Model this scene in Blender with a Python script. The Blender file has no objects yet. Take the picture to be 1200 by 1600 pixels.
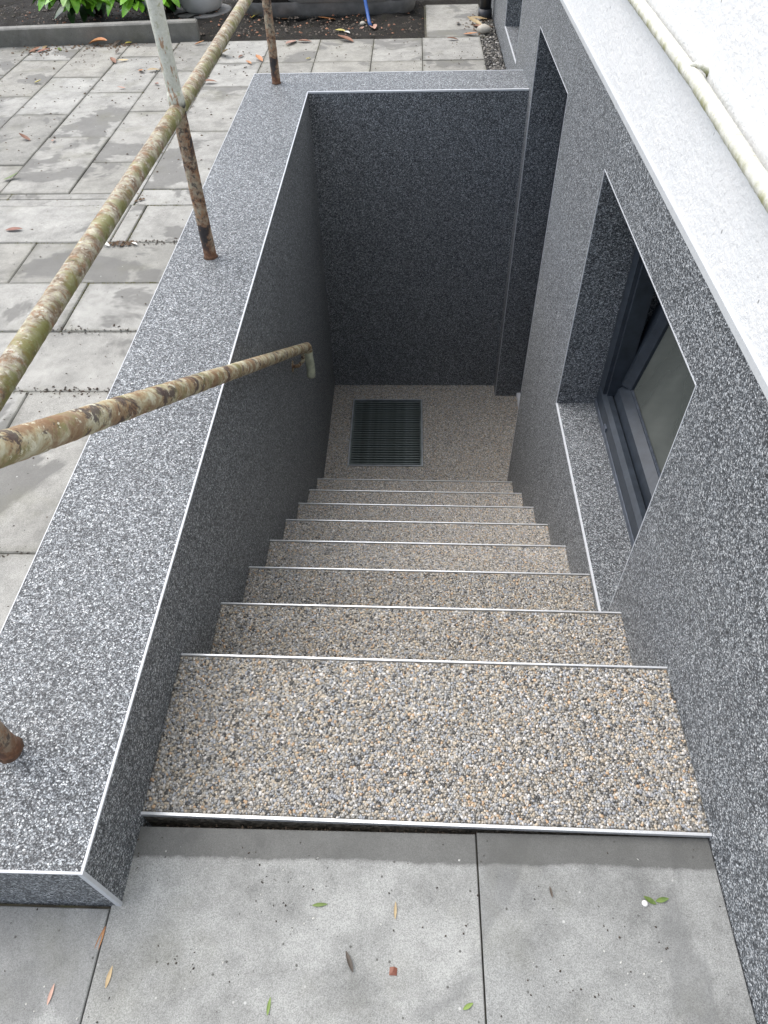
import bpy, bmesh, math, random
import numpy as np
from mathutils import Vector, Matrix, Euler
random.seed(7); rng = np.random.default_rng(11)
R = math.radians
S = bpy.context.scene
COL = S.collection

# ------------------------------------------------------------ camera, sky, sun, exposure
cam_d = bpy.data.cameras.new('camera'); cam = bpy.data.objects.new('camera', cam_d); COL.objects.link(cam)
cam_d.sensor_fit = 'VERTICAL'; cam_d.sensor_height = 24.0; cam_d.lens = 1094.9 / 1600 * 24.0
cam_d.clip_start = 0.01; cam_d.clip_end = 500
cam.location = (0.4745, -0.4075, 1.299)
cam.rotation_euler = Euler((0.7255, 0.0217, 0.0294), 'XYZ')
S.camera = cam

W = bpy.data.worlds.new('World'); S.world = W; W.use_nodes = True
wn = W.node_tree; wn.nodes.clear()
sky = wn.nodes.new('ShaderNodeTexSky'); sky.sky_type = 'NISHITA'; sky.sun_disc = False
sky.sun_elevation = R(59); sky.sun_rotation = R(298); sky.air_density = 1.0; sky.dust_density = 2.5; sky.ozone_density = 1.0
hs = wn.nodes.new('ShaderNodeHueSaturation'); hs.inputs['Saturation'].default_value = 0.74
bg = wn.nodes.new('ShaderNodeBackground'); bg.inputs['Strength'].default_value = 0.105
wo = wn.nodes.new('ShaderNodeOutputWorld')
wn.links.new(sky.outputs[0], hs.inputs['Color']); wn.links.new(hs.outputs[0], bg.inputs['Color']); wn.links.new(bg.outputs[0], wo.inputs[0])

sun_d = bpy.data.lights.new('sun', 'SUN'); sun = bpy.data.objects.new('sun', sun_d); COL.objects.link(sun)
sun_d.energy = 1.5; sun_d.angle = R(75); sun_d.color = (1, .97, .92)
sd = Vector((math.sin(R(298)) * math.cos(R(59)), math.cos(R(298)) * math.cos(R(59)), math.sin(R(59))))
sun.rotation_euler = sd.to_track_quat('Z', 'Y').to_euler(); sun.location = sd * 20
S.view_settings.view_transform = 'Standard'; S.view_settings.look = 'None'
S.view_settings.exposure = 1.12; S.view_settings.gamma = 1.0; S.view_settings.use_curve_mapping = False

# ------------------------------------------------------------ materials
class NT:
    def __init__(s, name):
        s.m = bpy.data.materials.new(name); s.m.use_nodes = True
        s.t = s.m.node_tree; s.t.nodes.clear()
        s.out = s.n('OutputMaterial'); s.p = s.n('BsdfPrincipled'); s.l(s.p.outputs[0], s.out.inputs[0])
        s.tc = s.n('TexCoord'); s.vec = s.tc.outputs['Object']
    def n(s, typ, **kw):
        x = s.t.nodes.new('ShaderNode' + typ)
        for k, v in kw.items(): setattr(x, k, v)
        return x
    def l(s, a, b): s.t.links.new(a, b)
    def setin(s, node, name, v):
        if hasattr(v, 'is_linked') or hasattr(v, 'links'): s.l(v, node.inputs[name])
        else: node.inputs[name].default_value = v
    def mapping(s, scale=(1, 1, 1), vec=None):
        m = s.n('Mapping'); m.inputs['Scale'].default_value = scale; s.l(vec or s.vec, m.inputs['Vector']); return m.outputs[0]
    def randvec(s, k=40):
        oi = s.n('ObjectInfo'); mu = s.n('Math', operation='MULTIPLY'); s.l(oi.outputs['Random'], mu.inputs[0]); mu.inputs[1].default_value = k
        va = s.n('VectorMath', operation='ADD'); s.l(s.vec, va.inputs[0]); s.l(mu.outputs[0], va.inputs[1]); return va.outputs[0], oi.outputs['Random']
    def noise(s, scale, detail=4, rough=.55, vec=None, dist=0):
        x = s.n('TexNoise'); x.inputs['Scale'].default_value = scale; x.inputs['Detail'].default_value = detail
        x.inputs['Roughness'].default_value = rough; x.inputs['Distortion'].default_value = dist; s.l(vec or s.vec, x.inputs['Vector']); return x.outputs['Fac']
    def vor(s, scale, vec=None, feature='F1'):
        x = s.n('TexVoronoi', feature=feature); x.inputs['Scale'].default_value = scale; s.l(vec or s.vec, x.inputs['Vector']); return x
    def ramp(s, fac, stops, interp='LINEAR'):
        x = s.n('ValToRGB'); r = x.color_ramp; r.interpolation = interp
        while len(r.elements) < len(stops): r.elements.new(.5)
        for e, (p, c) in zip(r.elements, stops):
            e.position = p; e.color = (c if hasattr(c, '__len__') else (c, c, c)) + ((1,) if not hasattr(c, '__len__') or len(c) == 3 else ())
        s.l(fac, x.inputs[0]); return x.outputs[0]
    def mix(s, fac, a, b, typ='MIX'):
        x = s.n('MixRGB', blend_type=typ)
        for i, v in ((0, fac), (1, a), (2, b)):
            if hasattr(v, 'links'): s.l(v, x.inputs[i])
            elif i == 0: x.inputs[0].default_value = v
            else: x.inputs[i].default_value = tuple(v) + (1,) if len(v) == 3 else v
        return x.outputs[0]
    def math(s, op, a, b=None):
        x = s.n('Math', operation=op)
        for i, v in ((0, a), (1, b)):
            if v is None: continue
            if hasattr(v, 'links'): s.l(v, x.inputs[i])
            else: x.inputs[i].default_value = v
        return x.outputs[0]
    def bump(s, h, strength, dist=.002, prev=None):
        x = s.n('Bump'); x.inputs['Strength'].default_value = strength; x.inputs['Distance'].default_value = dist
        s.l(h, x.inputs['Height'])
        if prev is not None: s.l(prev, x.inputs['Normal'])
        return x.outputs[0]
    def done(s, color, rough=.6, normal=None, metallic=0, spec=None):
        s.setin(s.p, 'Base Color', color if hasattr(color, 'links') else tuple(color) + (1,))
        s.setin(s.p, 'Roughness', rough); s.setin(s.p, 'Metallic', metallic)
        if spec is not None: s.setin(s.p, 'Specular IOR Level', spec)
        if normal is not None: s.l(normal, s.p.inputs['Normal'])
        return s.m

def m_granite():
    n = NT('granite_plaster')
    v1 = n.vor(470); v2 = n.vor(210)
    sep1 = n.n('SeparateColor'); n.l(v1.outputs['Color'], sep1.inputs[0])
    sep2 = n.n('SeparateColor'); n.l(v2.outputs['Color'], sep2.inputs[0])
    c1 = n.ramp(sep1.outputs[0], [(0, (.034, .038, .042)), (.28, (.100, .110, .119)), (.5, (.200, .217, .232)), (.75, (.315, .338, .356)), (.9, (.43, .453, .470)), (1, (.68, .70, .715))])
    c2 = n.ramp(sep2.outputs[0], [(0, (.5, .5, .505)), (.55, (.95, .95, .95)), (1, (1.5, 1.5, 1.5))])
    c = n.mix(1, c1, c2, 'MULTIPLY')
    big = n.ramp(n.noise(3.0, 3), [(.3, (.93, .93, .93)), (.7, (1.06, 1.06, 1.06))])
    c = n.mix(1, c, big, 'MULTIPLY')
    v3 = n.vor(165); sep3 = n.n('SeparateColor'); n.l(v3.outputs['Color'], sep3.inputs[0])
    chip = n.math('MULTIPLY', n.ramp(v3.outputs['Distance'], [(.26, 1.0), (.36, 0.0)]), n.ramp(sep3.outputs[0], [(.70, 0.0), (.74, .8)]))
    c = n.mix(chip, c, (.78, .80, .81))
    chd = n.math('MULTIPLY', n.ramp(v3.outputs['Distance'], [(.28, 1.0), (.40, 0.0)]), n.ramp(sep3.outputs[1], [(.66, 0.0), (.70, .75)]))
    c = n.mix(chd, c, (.035, .036, .040))
    v4 = n.vor(78); sep4 = n.n('SeparateColor'); n.l(v4.outputs['Color'], sep4.inputs[0])
    c = n.mix(n.math('MULTIPLY', n.ramp(v4.outputs['Distance'], [(.2, 1.0), (.32, 0.0)]), n.ramp(sep4.outputs[0], [(.68, 0.0), (.74, .42)])), c, (.74, .76, .77))
    # binder shows dark between the grains
    c = n.mix(n.ramp(v1.outputs['Distance'], [(.42, 0.0), (.75, .75)]), c, (.03, .031, .034))
    b = n.bump(v1.outputs['Distance'], -.45, .0014)
    r = n.ramp(sep1.outputs[1], [(0, .42), (1, .75)])
    return n.done(c, r, b, 0, .35)
def m_grain():
    n = NT('pebble_grain')
    a = n.n('VertexColor', layer_name='Col')
    return n.done(a.outputs[0], .42)
def m_binder():
    n = NT('stone_carpet_base')
    v = n.vor(140); sp = n.n('SeparateColor'); n.l(v.outputs['Color'], sp.inputs[0])
    c = n.ramp(sp.outputs[0], [(0, (.08, .075, .065)), (.5, (.17, .155, .13)), (1, (.32, .29, .24))])
    return n.done(c, .6, n.bump(v.outputs['Distance'], .6, .003))
def m_concrete(name, base, damp=False, stain=.5):
    n = NT(name); v, rnd = n.randvec()
    a = n.noise(9, 6, .6, v); f = n.noise(620, 3, .8, v); g = n.noise(2.2, 5, .62, v, .4)
    c = n.ramp(a, [(.28, tuple(x * .70 for x in base)), (.5, base), (.72, tuple(min(1, x * 1.22) for x in base))])
    c = n.mix(1, c, n.ramp(n.noise(38, 5, .65, v), [(.32, (.87,) * 3), (.5, (1,) * 3), (.68, (1.08,) * 3)]), 'MULTIPLY')
    c = n.mix(.8, c, n.ramp(f, [(.36, (.5,) * 3), (.5, (1,) * 3), (.64, (1.45,) * 3)]), 'MULTIPLY')
    t = n.ramp(rnd, [(0, (.80, .80, .78)), (.3, (.98, .97, .93)), (.6, (1, 1, .99)), (1, (1.14, 1.15, 1.15))]); c = n.mix(1, c, t, 'MULTIPLY')
    st = n.ramp(g, [(.545, 0.0), (.575, stain)])
    c = n.mix(st, c, tuple(x * .42 for x in base))
    # dark pits, pale flecks
    vo = n.vor(46, v); pit = n.ramp(vo.outputs['Distance'], [(.07, 1.0), (.12, 0.0)])
    sp = n.n('SeparateColor'); n.l(vo.outputs['Color'], sp.inputs[0])
    c = n.mix(n.math('MULTIPLY', pit, n.ramp(sp.outputs[0], [(.70, 0.0), (.72, .8)])), c, (.05, .047, .04))
    c = n.mix(n.math('MULTIPLY', pit, n.ramp(sp.outputs[1], [(.86, 0.0), (.88, .7)])), c, (.6, .6, .58))
    # greenish grime
    c = n.mix(n.ramp(n.noise(5, 4, .6, v), [(.55, 0.0), (.75, .3 if damp else .5)]), c, (.15, .148, .10))
    ed = n.n('SeparateXYZ'); n.l(n.tc.outputs['Generated'], ed.inputs[0])
    def edge(o):
        return n.math('MINIMUM', o, n.math('SUBTRACT', 1.0, o))
    dd = n.math('MINIMUM', edge(ed.outputs[0]), edge(ed.outputs[1]))
    dd = n.math('ADD', dd, n.math('MULTIPLY', n.math('SUBTRACT', n.noise(16, 5, .7, v), .5), .14))
    c = n.mix(n.ramp(dd, [(.0, .0 if damp else .38), (.045, 0.0)]), c, (.10, .098, .07))
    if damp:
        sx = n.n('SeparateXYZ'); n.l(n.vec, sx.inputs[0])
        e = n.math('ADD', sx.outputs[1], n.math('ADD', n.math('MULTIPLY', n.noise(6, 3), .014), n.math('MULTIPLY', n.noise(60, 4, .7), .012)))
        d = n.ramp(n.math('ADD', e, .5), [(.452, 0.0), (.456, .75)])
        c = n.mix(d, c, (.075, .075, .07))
    b = n.bump(f, .25, .002); b = n.bump(a, .2, .004, b)
    return n.done(c, .78, b)
def m_stucco():
    n = NT('white_stucco')
    a = n.noise(60, 5, .6); w = n.noise(6, 3)
    ms = n.mapping((1, 1, .35)); dr = n.noise(45, 2, .5, ms)
    vo = n.vor(26, n.mapping((1, 1, .6))); pit = n.ramp(vo.outputs['Distance'], [(.04, 1.0), (.075, 0.0)])
    sp = n.n('SeparateColor'); n.l(vo.outputs['Color'], sp.inputs[0])
    c = n.ramp(w, [(.3, (.765, .78, .785)), (.7, (.80, .805, .805))])
    c = n.mix(n.math('MULTIPLY', pit, n.ramp(sp.outputs[0], [(.80, 0.0), (.82, .75)])), c, (.12, .12, .12))
    vr = n.ramp(n.math('ABSOLUTE', n.math('SUBTRACT', n.noise(7, 6, .7, None, .6), .5)), [(0.0, 1.0), (.012, 0.0)])
    patch = n.ramp(n.noise(2.6, 2), [(.56, 0.0), (.66, 1.0)])
    cr = n.math('MULTIPLY', vr, patch)
    b = n.bump(a, .6, .006); b = n.bump(n.noise(170, 3, .6), .5, .002, b); b = n.bump(dr, .2, .004, b); b = n.bump(w, .3, .02, b)
    b = n.bump(n.math('MULTIPLY', cr, -1.0), .5, .004, b)
    return n.done(n.mix(n.math('MULTIPLY', cr, .25), c, (.4, .4, .4)), .75, b)
def m_pipe(name, kind):
    n = NT(name)
    sc = {'rail': (1, 1.25, 1), 'post': (1, 1, 1), 'hand': (1, .8, 1), 'wall': (1, 1.6, 1)}[kind]
    v = n.mapping(sc)
    a = n.noise(34, 7, .72, v, .4); b_ = n.noise(15, 6, .68, n.mapping(tuple(x * 1.0 for x in sc)), .3); f = n.noise(150, 4, .7, v)
    g = n.noise(13, 6, .7, n.mapping((.9, .9, .9)), .4); h = n.noise(55, 6, .72, v, .5)
    if kind == 'rail':
        c = n.ramp(a, [(.34, (.10, .08, .06)), (.43, (.22, .155, .095)), (.50, (.34, .31, .25)), (.58, (.42, .39, .27)), (.70, (.62, .59, .50))])
        c = n.mix(n.ramp(b_, [(.54, 0.0), (.62, .65)]), c, (.27, .255, .10))
        c = n.mix(n.ramp(h, [(.54, 0.0), (.585, .8)]), c, (.26, .14, .07))
        c = n.mix(n.ramp(n.noise(70, 5, .7, v), [(.59, 0.0), (.63, .75)]), c, (.62, .60, .52))
        sn = n.n('SeparateXYZ'); ge = n.n('NewGeometry'); n.l(ge.outputs['Normal'], sn.inputs[0])
        c = n.mix(n.math('MULTIPLY', n.ramp(sn.outputs[0], [(.2, 0.0), (.9, .7)]), n.ramp(b_, [(.44, 0.0), (.54, 1.0)])), c, (.15, .16, .03))
    elif kind == 'hand':
        c = n.ramp(a, [(.36, (.22, .125, .06)), (.45, (.36, .27, .15)), (.54, (.47, .43, .29)), (.68, (.60, .59, .46))])
        c = n.mix(n.ramp(g, [(.50, 0.0), (.57, .8)]), c, (.24, .14, .075))
        c = n.mix(n.ramp(n.noise(19, 7, .75, v, .5), [(.535, 0.0), (.575, .85)]), c, (.05, .032, .036))
        c = n.mix(n.ramp(n.noise(11, 5, .7, n.mapping((1.3, 1.3, 1.3))), [(.56, 0.0), (.63, .7)]), c, (.22, .215, .08))
        c = n.mix(n.ramp(h, [(.585, 0.0), (.61, .85)]), c, (.66, .64, .50))
    elif kind == 'post':
        c = n.ramp(b_, [(.40, (.035, .03, .03)), (.455, (.05, .042, .04)), (.475, (.20, .10, .05)), (.52, (.30, .22, .15)), (.60, (.38, .34, .25))])
        c = n.mix(n.ramp(h, [(.53, 0.0), (.57, .8)]), c, (.05, .042, .04))
        c = n.mix(n.ramp(a, [(.56, 0.0), (.60, .7)]), c, (.34, .17, .08))
        c2 = n.ramp(f, [(.35, (.54, .55, .47)), (.65, (.66, .67, .60))])
        c2 = n.mix(n.ramp(g, [(.60, 0.0), (.64, .85)]), c2, (.26, .13, .06))
        c2 = n.mix(n.ramp(h, [(.58, 0.0), (.62, .7)]), c2, (.33, .33, .17))
        c2 = n.mix(n.ramp(n.noise(22, 5, .7, n.mapping((1.6, 1.6, .5))), [(.585, 0.0), (.62, .8)]), c2, (.34, .17, .07))
        sx = n.n('SeparateXYZ'); n.l(n.vec, sx.inputs[0])
        up = n.math('ADD', sx.outputs[2], n.math('MULTIPLY', n.noise(18, 3), .05))
        c = n.mix(n.ramp(up, [(.455, 0.0), (.47, 1.0)]), c, c2)
        c = n.mix(n.ramp(sx.outputs[2], [(0.0, .85), (.05, 0.0)]), c, (.22, .095, .045))
    else:
        c = n.ramp(a, [(.35, (.58, .58, .51)), (.6, (.70, .70, .65))])
        sn = n.n('SeparateXYZ'); ge = n.n('NewGeometry'); n.l(ge.outputs['Normal'], sn.inputs[0])
        lo = n.ramp(sn.outputs[2], [(.0, .85), (.62, .25), (.9, .1)])
        c = n.mix(n.math('MULTIPLY', lo, n.ramp(b_, [(.42, .1), (.60, 1.0)])), c, (.30, .30, .12))
        c = n.mix(n.ramp(h, [(.58, 0.0), (.64, .6)]), c, (.40, .37, .24))
    bb = n.bump(f, .45, .002); bb = n.bump(a, .7, .004, bb); bb = n.bump(n.noise(55, 6, .72, v, .5), .5, .003, bb)
    return n.done(c, .72, bb)
def m_plain(name, c, rough=.5, metal=0, var=.15, sc=30, bump=.1):
    n = NT(name); a = n.noise(sc, 5, .6)
    col = n.ramp(a, [(.3, tuple(x * (1 - var) for x in c)), (.7, tuple(min(1, x * (1 + var)) for x in c))])
    return n.done(col, rough, n.bump(a, bump, .002), metal)
def m_soil():
    n = NT('soil'); a = n.noise(30, 6, .7); b = n.noise(140, 4, .7)
    c = n.ramp(b, [(.3, (.005, .0045, .004)), (.55, (.017, .014, .011)), (.78, (.075, .06, .042))])
    c = n.mix(n.ramp(a, [(.5, 0.0), (.7, .5)]), c, (.025, .028, .012))
    return n.done(c, .95, n.bump(b, .8, .01))
def m_joint():
    n = NT('joint_bed'); a = n.noise(14, 5, .7)
    c = n.ramp(a, [(.35, (.04, .037, .03)), (.55, (.085, .078, .058)), (.7, (.08, .085, .035))])
    return n.done(c, .95, n.bump(n.noise(150, 3), .6, .004))
def m_pane():
    n = NT('dusty_glass_painted_reflection')
    a = n.noise(5, 2, .5, n.mapping((1, 1, .4))); w = n.n('TexWave', wave_type='BANDS', bands_direction='DIAGONAL'); w.inputs['Scale'].default_value = 14; w.inputs['Distortion'].default_value = 5; w.inputs['Detail'].default_value = 3
    n.l(n.vec, w.inputs['Vector']); vo = n.vor(220)
    c = n.ramp(n.math('ADD', n.math('MULTIPLY', a, .8), n.math('MULTIPLY', w.outputs['Fac'], .02)), [(.35, (.09, .1, .092)), (.62, (.165, .178, .162))])  # cloudy tone and streaks paint reflected sky and wall into the pane colour
    c = n.mix(n.ramp(vo.outputs['Distance'], [(.05, .5), (.2, 0.0)]), c, (.25, .26, .23))
    return n.done(c, n.ramp(a, [(.3, .22), (.7, .4)]), n.bump(a, .15, .004), 0, .6)
def m_leaf(name, c, c2, gloss=.5):
    n = NT(name); v, rnd = n.randvec(20)
    a = n.noise(40, 4, .6, v)
    col = n.mix(n.ramp(a, [(.35, 0.0), (.65, 1.0)]), c, c2)
    col = n.mix(1, col, n.ramp(rnd, [(0, (.75,) * 3), (1, (1.2,) * 3)]), 'MULTIPLY')
    return n.done(col, gloss, n.bump(a, .2, .003))

G = m_granite(); GR = m_grain(); BI = m_binder()
CON = m_concrete('slab_concrete', (.31, .305, .285), stain=.72)
CONF = m_concrete('front_slab_concrete', (.315, .323, .322), True, .4)
CONK = m_concrete('kerb_concrete', (.20, .195, .18), stain=.3)
STU = m_stucco()
PR = m_pipe('lichened_steel', 'rail'); PP = m_pipe('flaking_post_steel', 'post'); PH = m_pipe('peeling_handrail_steel', 'hand'); PW = m_pipe('mossy_white_paint', 'wall')
TRIM = m_plain('pale_edge_profile', (.62, .64, .67), .4, .0, .06, 60, .03)
ALU = m_plain('aluminium_profile', (.74, .76, .78), .32, .55, .06, 60, .05)
DRIP = m_plain('white_drip_profile', (.55, .57, .58), .5, 0, .05, 40, .05)
ANT = m_plain('anthracite_pvc', (.034, .043, .056), .38, 0, .25, 25, .05)
ANTL = m_plain('dusty_anthracite', (.085, .10, .125), .5, 0, .35, 35, .06)
BLK = m_plain('black_rubber', (.008, .008, .009), .6)
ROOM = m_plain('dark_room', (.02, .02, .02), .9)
GRA = m_plain('grate_steel', (.15, .178, .172), .45, .35, .45, 12, .1)
GRF = m_plain('grate_frame_steel', (.40, .43, .46), .4, .5, .2, 30, .1)
PITM = m_plain('drain_dark', (.01, .011, .011), .8)
SOIL = m_soil(); JB = m_joint(); PANE = m_pane()
POT = m_plain('white_ceramic', (.70, .70, .68), .3, 0, .06, 8, .02)
TRO = m_plain('grey_trough_stone', (.20, .195, .185), .8, 0, .35, 12, .5)
TROL = m_plain('pale_trough_rim', (.34, .335, .32), .8, 0, .15, 20, .3)
BLU = m_plain('blue_hose_plastic', (.035, .11, .36), .4, 0, .1, 20, .02)
DP = m_plain('black_downpipe', (.022, .024, .028), .4, 0, .2, 20, .05)
STEM = m_plain('bark', (.07, .05, .03), .9, 0, .3, 50, .5)
LG = m_leaf('bright_green_leaf', (.10, .30, .018), (.19, .42, .03), .28)
LD = m_leaf('dark_green_leaf', (.018, .055, .012), (.03, .085, .02), .35)
LB = {'brown': m_leaf('dry_brown_leaf', (.20, .085, .045), (.33, .15, .08)), 'red': m_leaf('red_brown_leaf', (.17, .055, .035), (.25, .09, .05)),
      'orange': m_leaf('orange_leaf', (.38, .14, .05), (.45, .22, .08)), 'yellow': m_leaf('yellow_leaf', (.50, .40, .06), (.55, .50, .14)),
      'tan': m_leaf('tan_leaf', (.42, .30, .16), (.55, .43, .24)), 'green': m_leaf('fallen_green_leaf', (.10, .17, .03), (.19, .27, .06)),
      'dark': m_leaf('rotten_leaf', (.035, .028, .02), (.09, .065, .045)), 'white': m_leaf('white_petal', (.6, .6, .56), (.72, .71, .66)),
      'pink': m_leaf('pinkish_leaf', (.38, .21, .16), (.5, .33, .26))}

RUST = m_plain('rust_crust', (.075, .042, .026), .9, 0, .5, 80, .6)
PE = m_plain('cream_end_paint', (.50, .53, .40), .6, 0, .3, 30, .4)

# ------------------------------------------------------------ helpers
class MB:
    def __init__(s): s.v = []; s.f = []
    def add(s, vs, fs):
        o = len(s.v); s.v += [tuple(v) for v in vs]; s.f += [tuple(i + o for i in f) for f in fs]; return s
    def box(s, x0, x1, y0, y1, z0, z1):
        return s.add([(x, y, z) for z in (z0, z1) for y in (y0, y1) for x in (x0, x1)],
                     [(0, 2, 3, 1), (4, 5, 7, 6), (0, 1, 5, 4), (2, 6, 7, 3), (0, 4, 6, 2), (1, 3, 7, 5)])
    def chamfer_box(s, x0, x1, y0, y1, z0, z1, c=.004):
        v = [(x0, y0, z0), (x1, y0, z0), (x1, y1, z0), (x0, y1, z0), (x0, y0, z1 - c), (x1, y0, z1 - c), (x1, y1, z1 - c), (x0, y1, z1 - c),
             (x0 + c, y0 + c, z1), (x1 - c, y0 + c, z1), (x1 - c, y1 - c, z1), (x0 + c, y1 - c, z1)]
        f = [(3, 2, 1, 0), (8, 9, 10, 11)]
        for i in range(4):
            j = (i + 1) % 4; f += [(i, j, j + 4, i + 4), (i + 4, j + 4, j + 8, i + 8)]
        return s.add(v, f)
    def prism(s, prof, y0, y1):          # profile in x,z extruded along y
        n = len(prof); v = [(x, y0, z) for x, z in prof] + [(x, y1, z) for x, z in prof]
        f = [tuple(range(n)), tuple(range(2 * n - 1, n - 1, -1))]
        f += [(i + n, (i + 1) % n + n, (i + 1) % n, i) for i in range(n)]
        return s.add(v, f)
    def tube(s, pts, r, seg=14, jit=0, step=None, cap=True):
        P = [Vector(p) for p in pts]
        if step:
            Q = [P[0]]
            for a, b in zip(P[:-1], P[1:]):
                k = max(1, int((b - a).length / step)); Q += [a.lerp(b, i / k) for i in range(1, k + 1)]
            P = Q
        o = len(s.v); up = None
        for i, p in enumerate(P):
            t = (P[min(i + 1, len(P) - 1)] - P[max(i - 1, 0)]).normalized()
            if up is None: up = t.orthogonal().normalized()
            up = (up - t * up.dot(t)).normalized(); w = t.cross(up)
            rr = r[i] if hasattr(r, '__len__') else r
            for k in range(seg):
                a = 2 * math.pi * k / seg; q = rr * (1 + jit * random.uniform(-1, 1))
                s.v.append(tuple(p + (up * math.cos(a) + w * math.sin(a)) * q))
        for i in range(len(P) - 1):
            for k in range(seg):
                a = o + i * seg + k; b = o + i * seg + (k + 1) % seg
                s.f.append((a, b, b + seg, a + seg))
        if cap:
            s.f.append(tuple(o + k for k in reversed(range(seg)))); e = o + (len(P) - 1) * seg; s.f.append(tuple(e + k for k in range(seg)))
        return s
    def lathe(s, prof, seg=32, cx=0, cy=0):
        o = len(s.v)
        for r, z in prof:
            for k in range(seg): a = 2 * math.pi * k / seg; s.v.append((cx + r * math.cos(a), cy + r * math.sin(a), z))
        for i in range(len(prof) - 1):
            for k in range(seg):
                a = o + i * seg + k; b = o + i * seg + (k + 1) % seg; s.f.append((a, b, b + seg, a + seg))
        return s
    def mesh(s, name, mat, smooth=False):
        me = bpy.data.meshes.new(name); me.from_pydata(s.v, [], s.f); me.materials.append(mat)
        if smooth: me.polygons.foreach_set('use_smooth', [True] * len(me.polygons))
        me.update(); return me
    def build(s, name, mat, parent=None, smooth=False, loc=None, origin=None):
        if origin is not None:
            O = Vector(origin); s.v = [tuple(Vector(v) - O) for v in s.v]; loc = origin
        o = bpy.data.objects.new(name, s.mesh(name, mat, smooth)); COL.objects.link(o)
        if loc is not None: o.location = loc
        if parent is not None: o.parent = parent
        return o
def fixn(o):
    bm = bmesh.new(); bm.from_mesh(o.data); bmesh.ops.recalc_face_normals(bm, faces=bm.faces); bm.to_mesh(o.data); bm.free(); return o
def empty(name, loc=(0, 0, 0)):
    o = bpy.data.objects.new(name, None); COL.objects.link(o); o.location = loc; o.empty_display_size = .1; return o
def tag(o, label=None, cat=None, group=None, kind=None):
    for k, v in (('label', label), ('category', cat), ('group', group), ('kind', kind)):
        if v: o[k] = v
    return o
def rel(o):                                # child built in world coordinates, parent placed at its base
    if o.parent: o.matrix_parent_inverse = Matrix.Translation(-o.parent.location)
    return o

# dimensions
RI, TR, T0, E0 = .1863, .2548, .323, .0135
YB, H, WT, YF, WB = 3.1237, .1892, .2841, -.137, .2612
ZS, ZSI, ZTO, YN, YFAR = .632, -.338, .4774, .636, 1.573
ZL = E0 - 8 * RI
SK = -.014                                 # the steps run a touch out of square
def tread_y(i): return 0 if i == 0 else T0 + TR * (i - 1)

# ------------------------------------------------------------ ground
g = MB()
for x0, x1, y0, y1 in ((-40, -.1, -40, 40), (-.1, 1.31, -40, -.02), (-.1, 1.31, YB + .1, 40), (1.31, 40, -40, .1), (1.31, 40, 5.1, 40), (3.6, 40, .1, 5.1)):
    g.add([(x0, y0, -.045), (x1, y0, -.045), (x1, y1, -.045), (x0, y1, -.045)], [(0, 1, 2, 3)])
tag(g.build('ground', SOIL), kind='structure')

# paving: joint bed and individual slabs
pav = tag(empty('paving'), kind='structure')
b = MB()
for x0, x1, y0, y1 in ((-4, -.15, -2, 4.66), (-.15, 1.05, -2, -.015), (-.15, .93, YB + .12, 4.68), (.55, .93, 4.68, 5.44)):
    b.add([(x0, y0, -.011), (x1, y0, -.011), (x1, y1, -.011), (x0, y1, -.011)], [(0, 1, 2, 3)])
b.build('joint_bed', JB, pav)
YS = []
def slab(x0, x1, y0, y1, m=None, gap=.0013, z=0, front=False, c=.002):
    w = gap + random.uniform(-.0006, .001)
    c = .0014 if front else c
    dz = 0 if front else random.uniform(-.0025, .0012)
    cx, cy = (x0 + x1) / 2, (y0 + y1) / 2
    q = MB().chamfer_box(x0 + w, x1 - w, y0 + w, y1 - w, z - .042, z, c)
    if not front:
        tx, ty = random.uniform(-.0025, .0025), random.uniform(-.0025, .0025)
        q.v = [(x, y, zz + dz + tx * (x - cx) + ty * (y - cy)) for x, y, zz in q.v]
    if not front: YS.append((x0, x1, y0, y1))
    o = q.build('slab', m or CON, pav); return o
# front slabs
fx = [-3.087, -2.473, -1.859, -1.245, -.631, -.0175, .596, 1.0]
for i in range(len(fx) - 1):
    e = YF if fx[i + 1] < .05 else -.016
    if i == 5: slab(fx[i], fx[i + 1], -.62, -.0095, CONF, front=True)
    elif i == 6: slab(fx[i], fx[i + 1], -.62, -.006, CONF, front=True)
    else: slab(fx[i], fx[i + 1], -.62, YF - .004, CONF, front=True)
    for k in range(2): slab(fx[i] + .3 * k, fx[i + 1] + (.3 * k if i < 6 else 0), -1.235 - .615 * k, -.62 - .615 * k, CONF, front=True)
XR = -WT - .002
rows = [(YF, .0, [-2.2, -1.6, -1.0, -.5, XR]), (0, .603, [-2.34, -1.73, -1.12, -.51, XR]), (.603, 1.213, [-2.5, -1.88, -1.27, -.66, XR]), (1.213, 1.525, [-2.2, -1.58, -.985, XR]), (1.525, 1.823, [-2.5, -1.89, -1.28, -.67, XR]),
        (1.823, 2.115, [-2.18, -1.57, -.965, -.36, XR] if False else [-2.18, -1.57, -.965, XR]), (2.115, 2.425, [-2.4, -1.25, -.68, -.615, XR]),
        (2.425, 2.487, [-2.6, -1.7, -.68]), (2.487, 2.535, [-2.6, -1.225, -.68])]
for y0, y1, xs in rows:
    for a, c in zip(xs[:-1], xs[1:]): slab(a, c, y0, y1, c=.002 if y1 - y0 < .1 else .0035)
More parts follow.
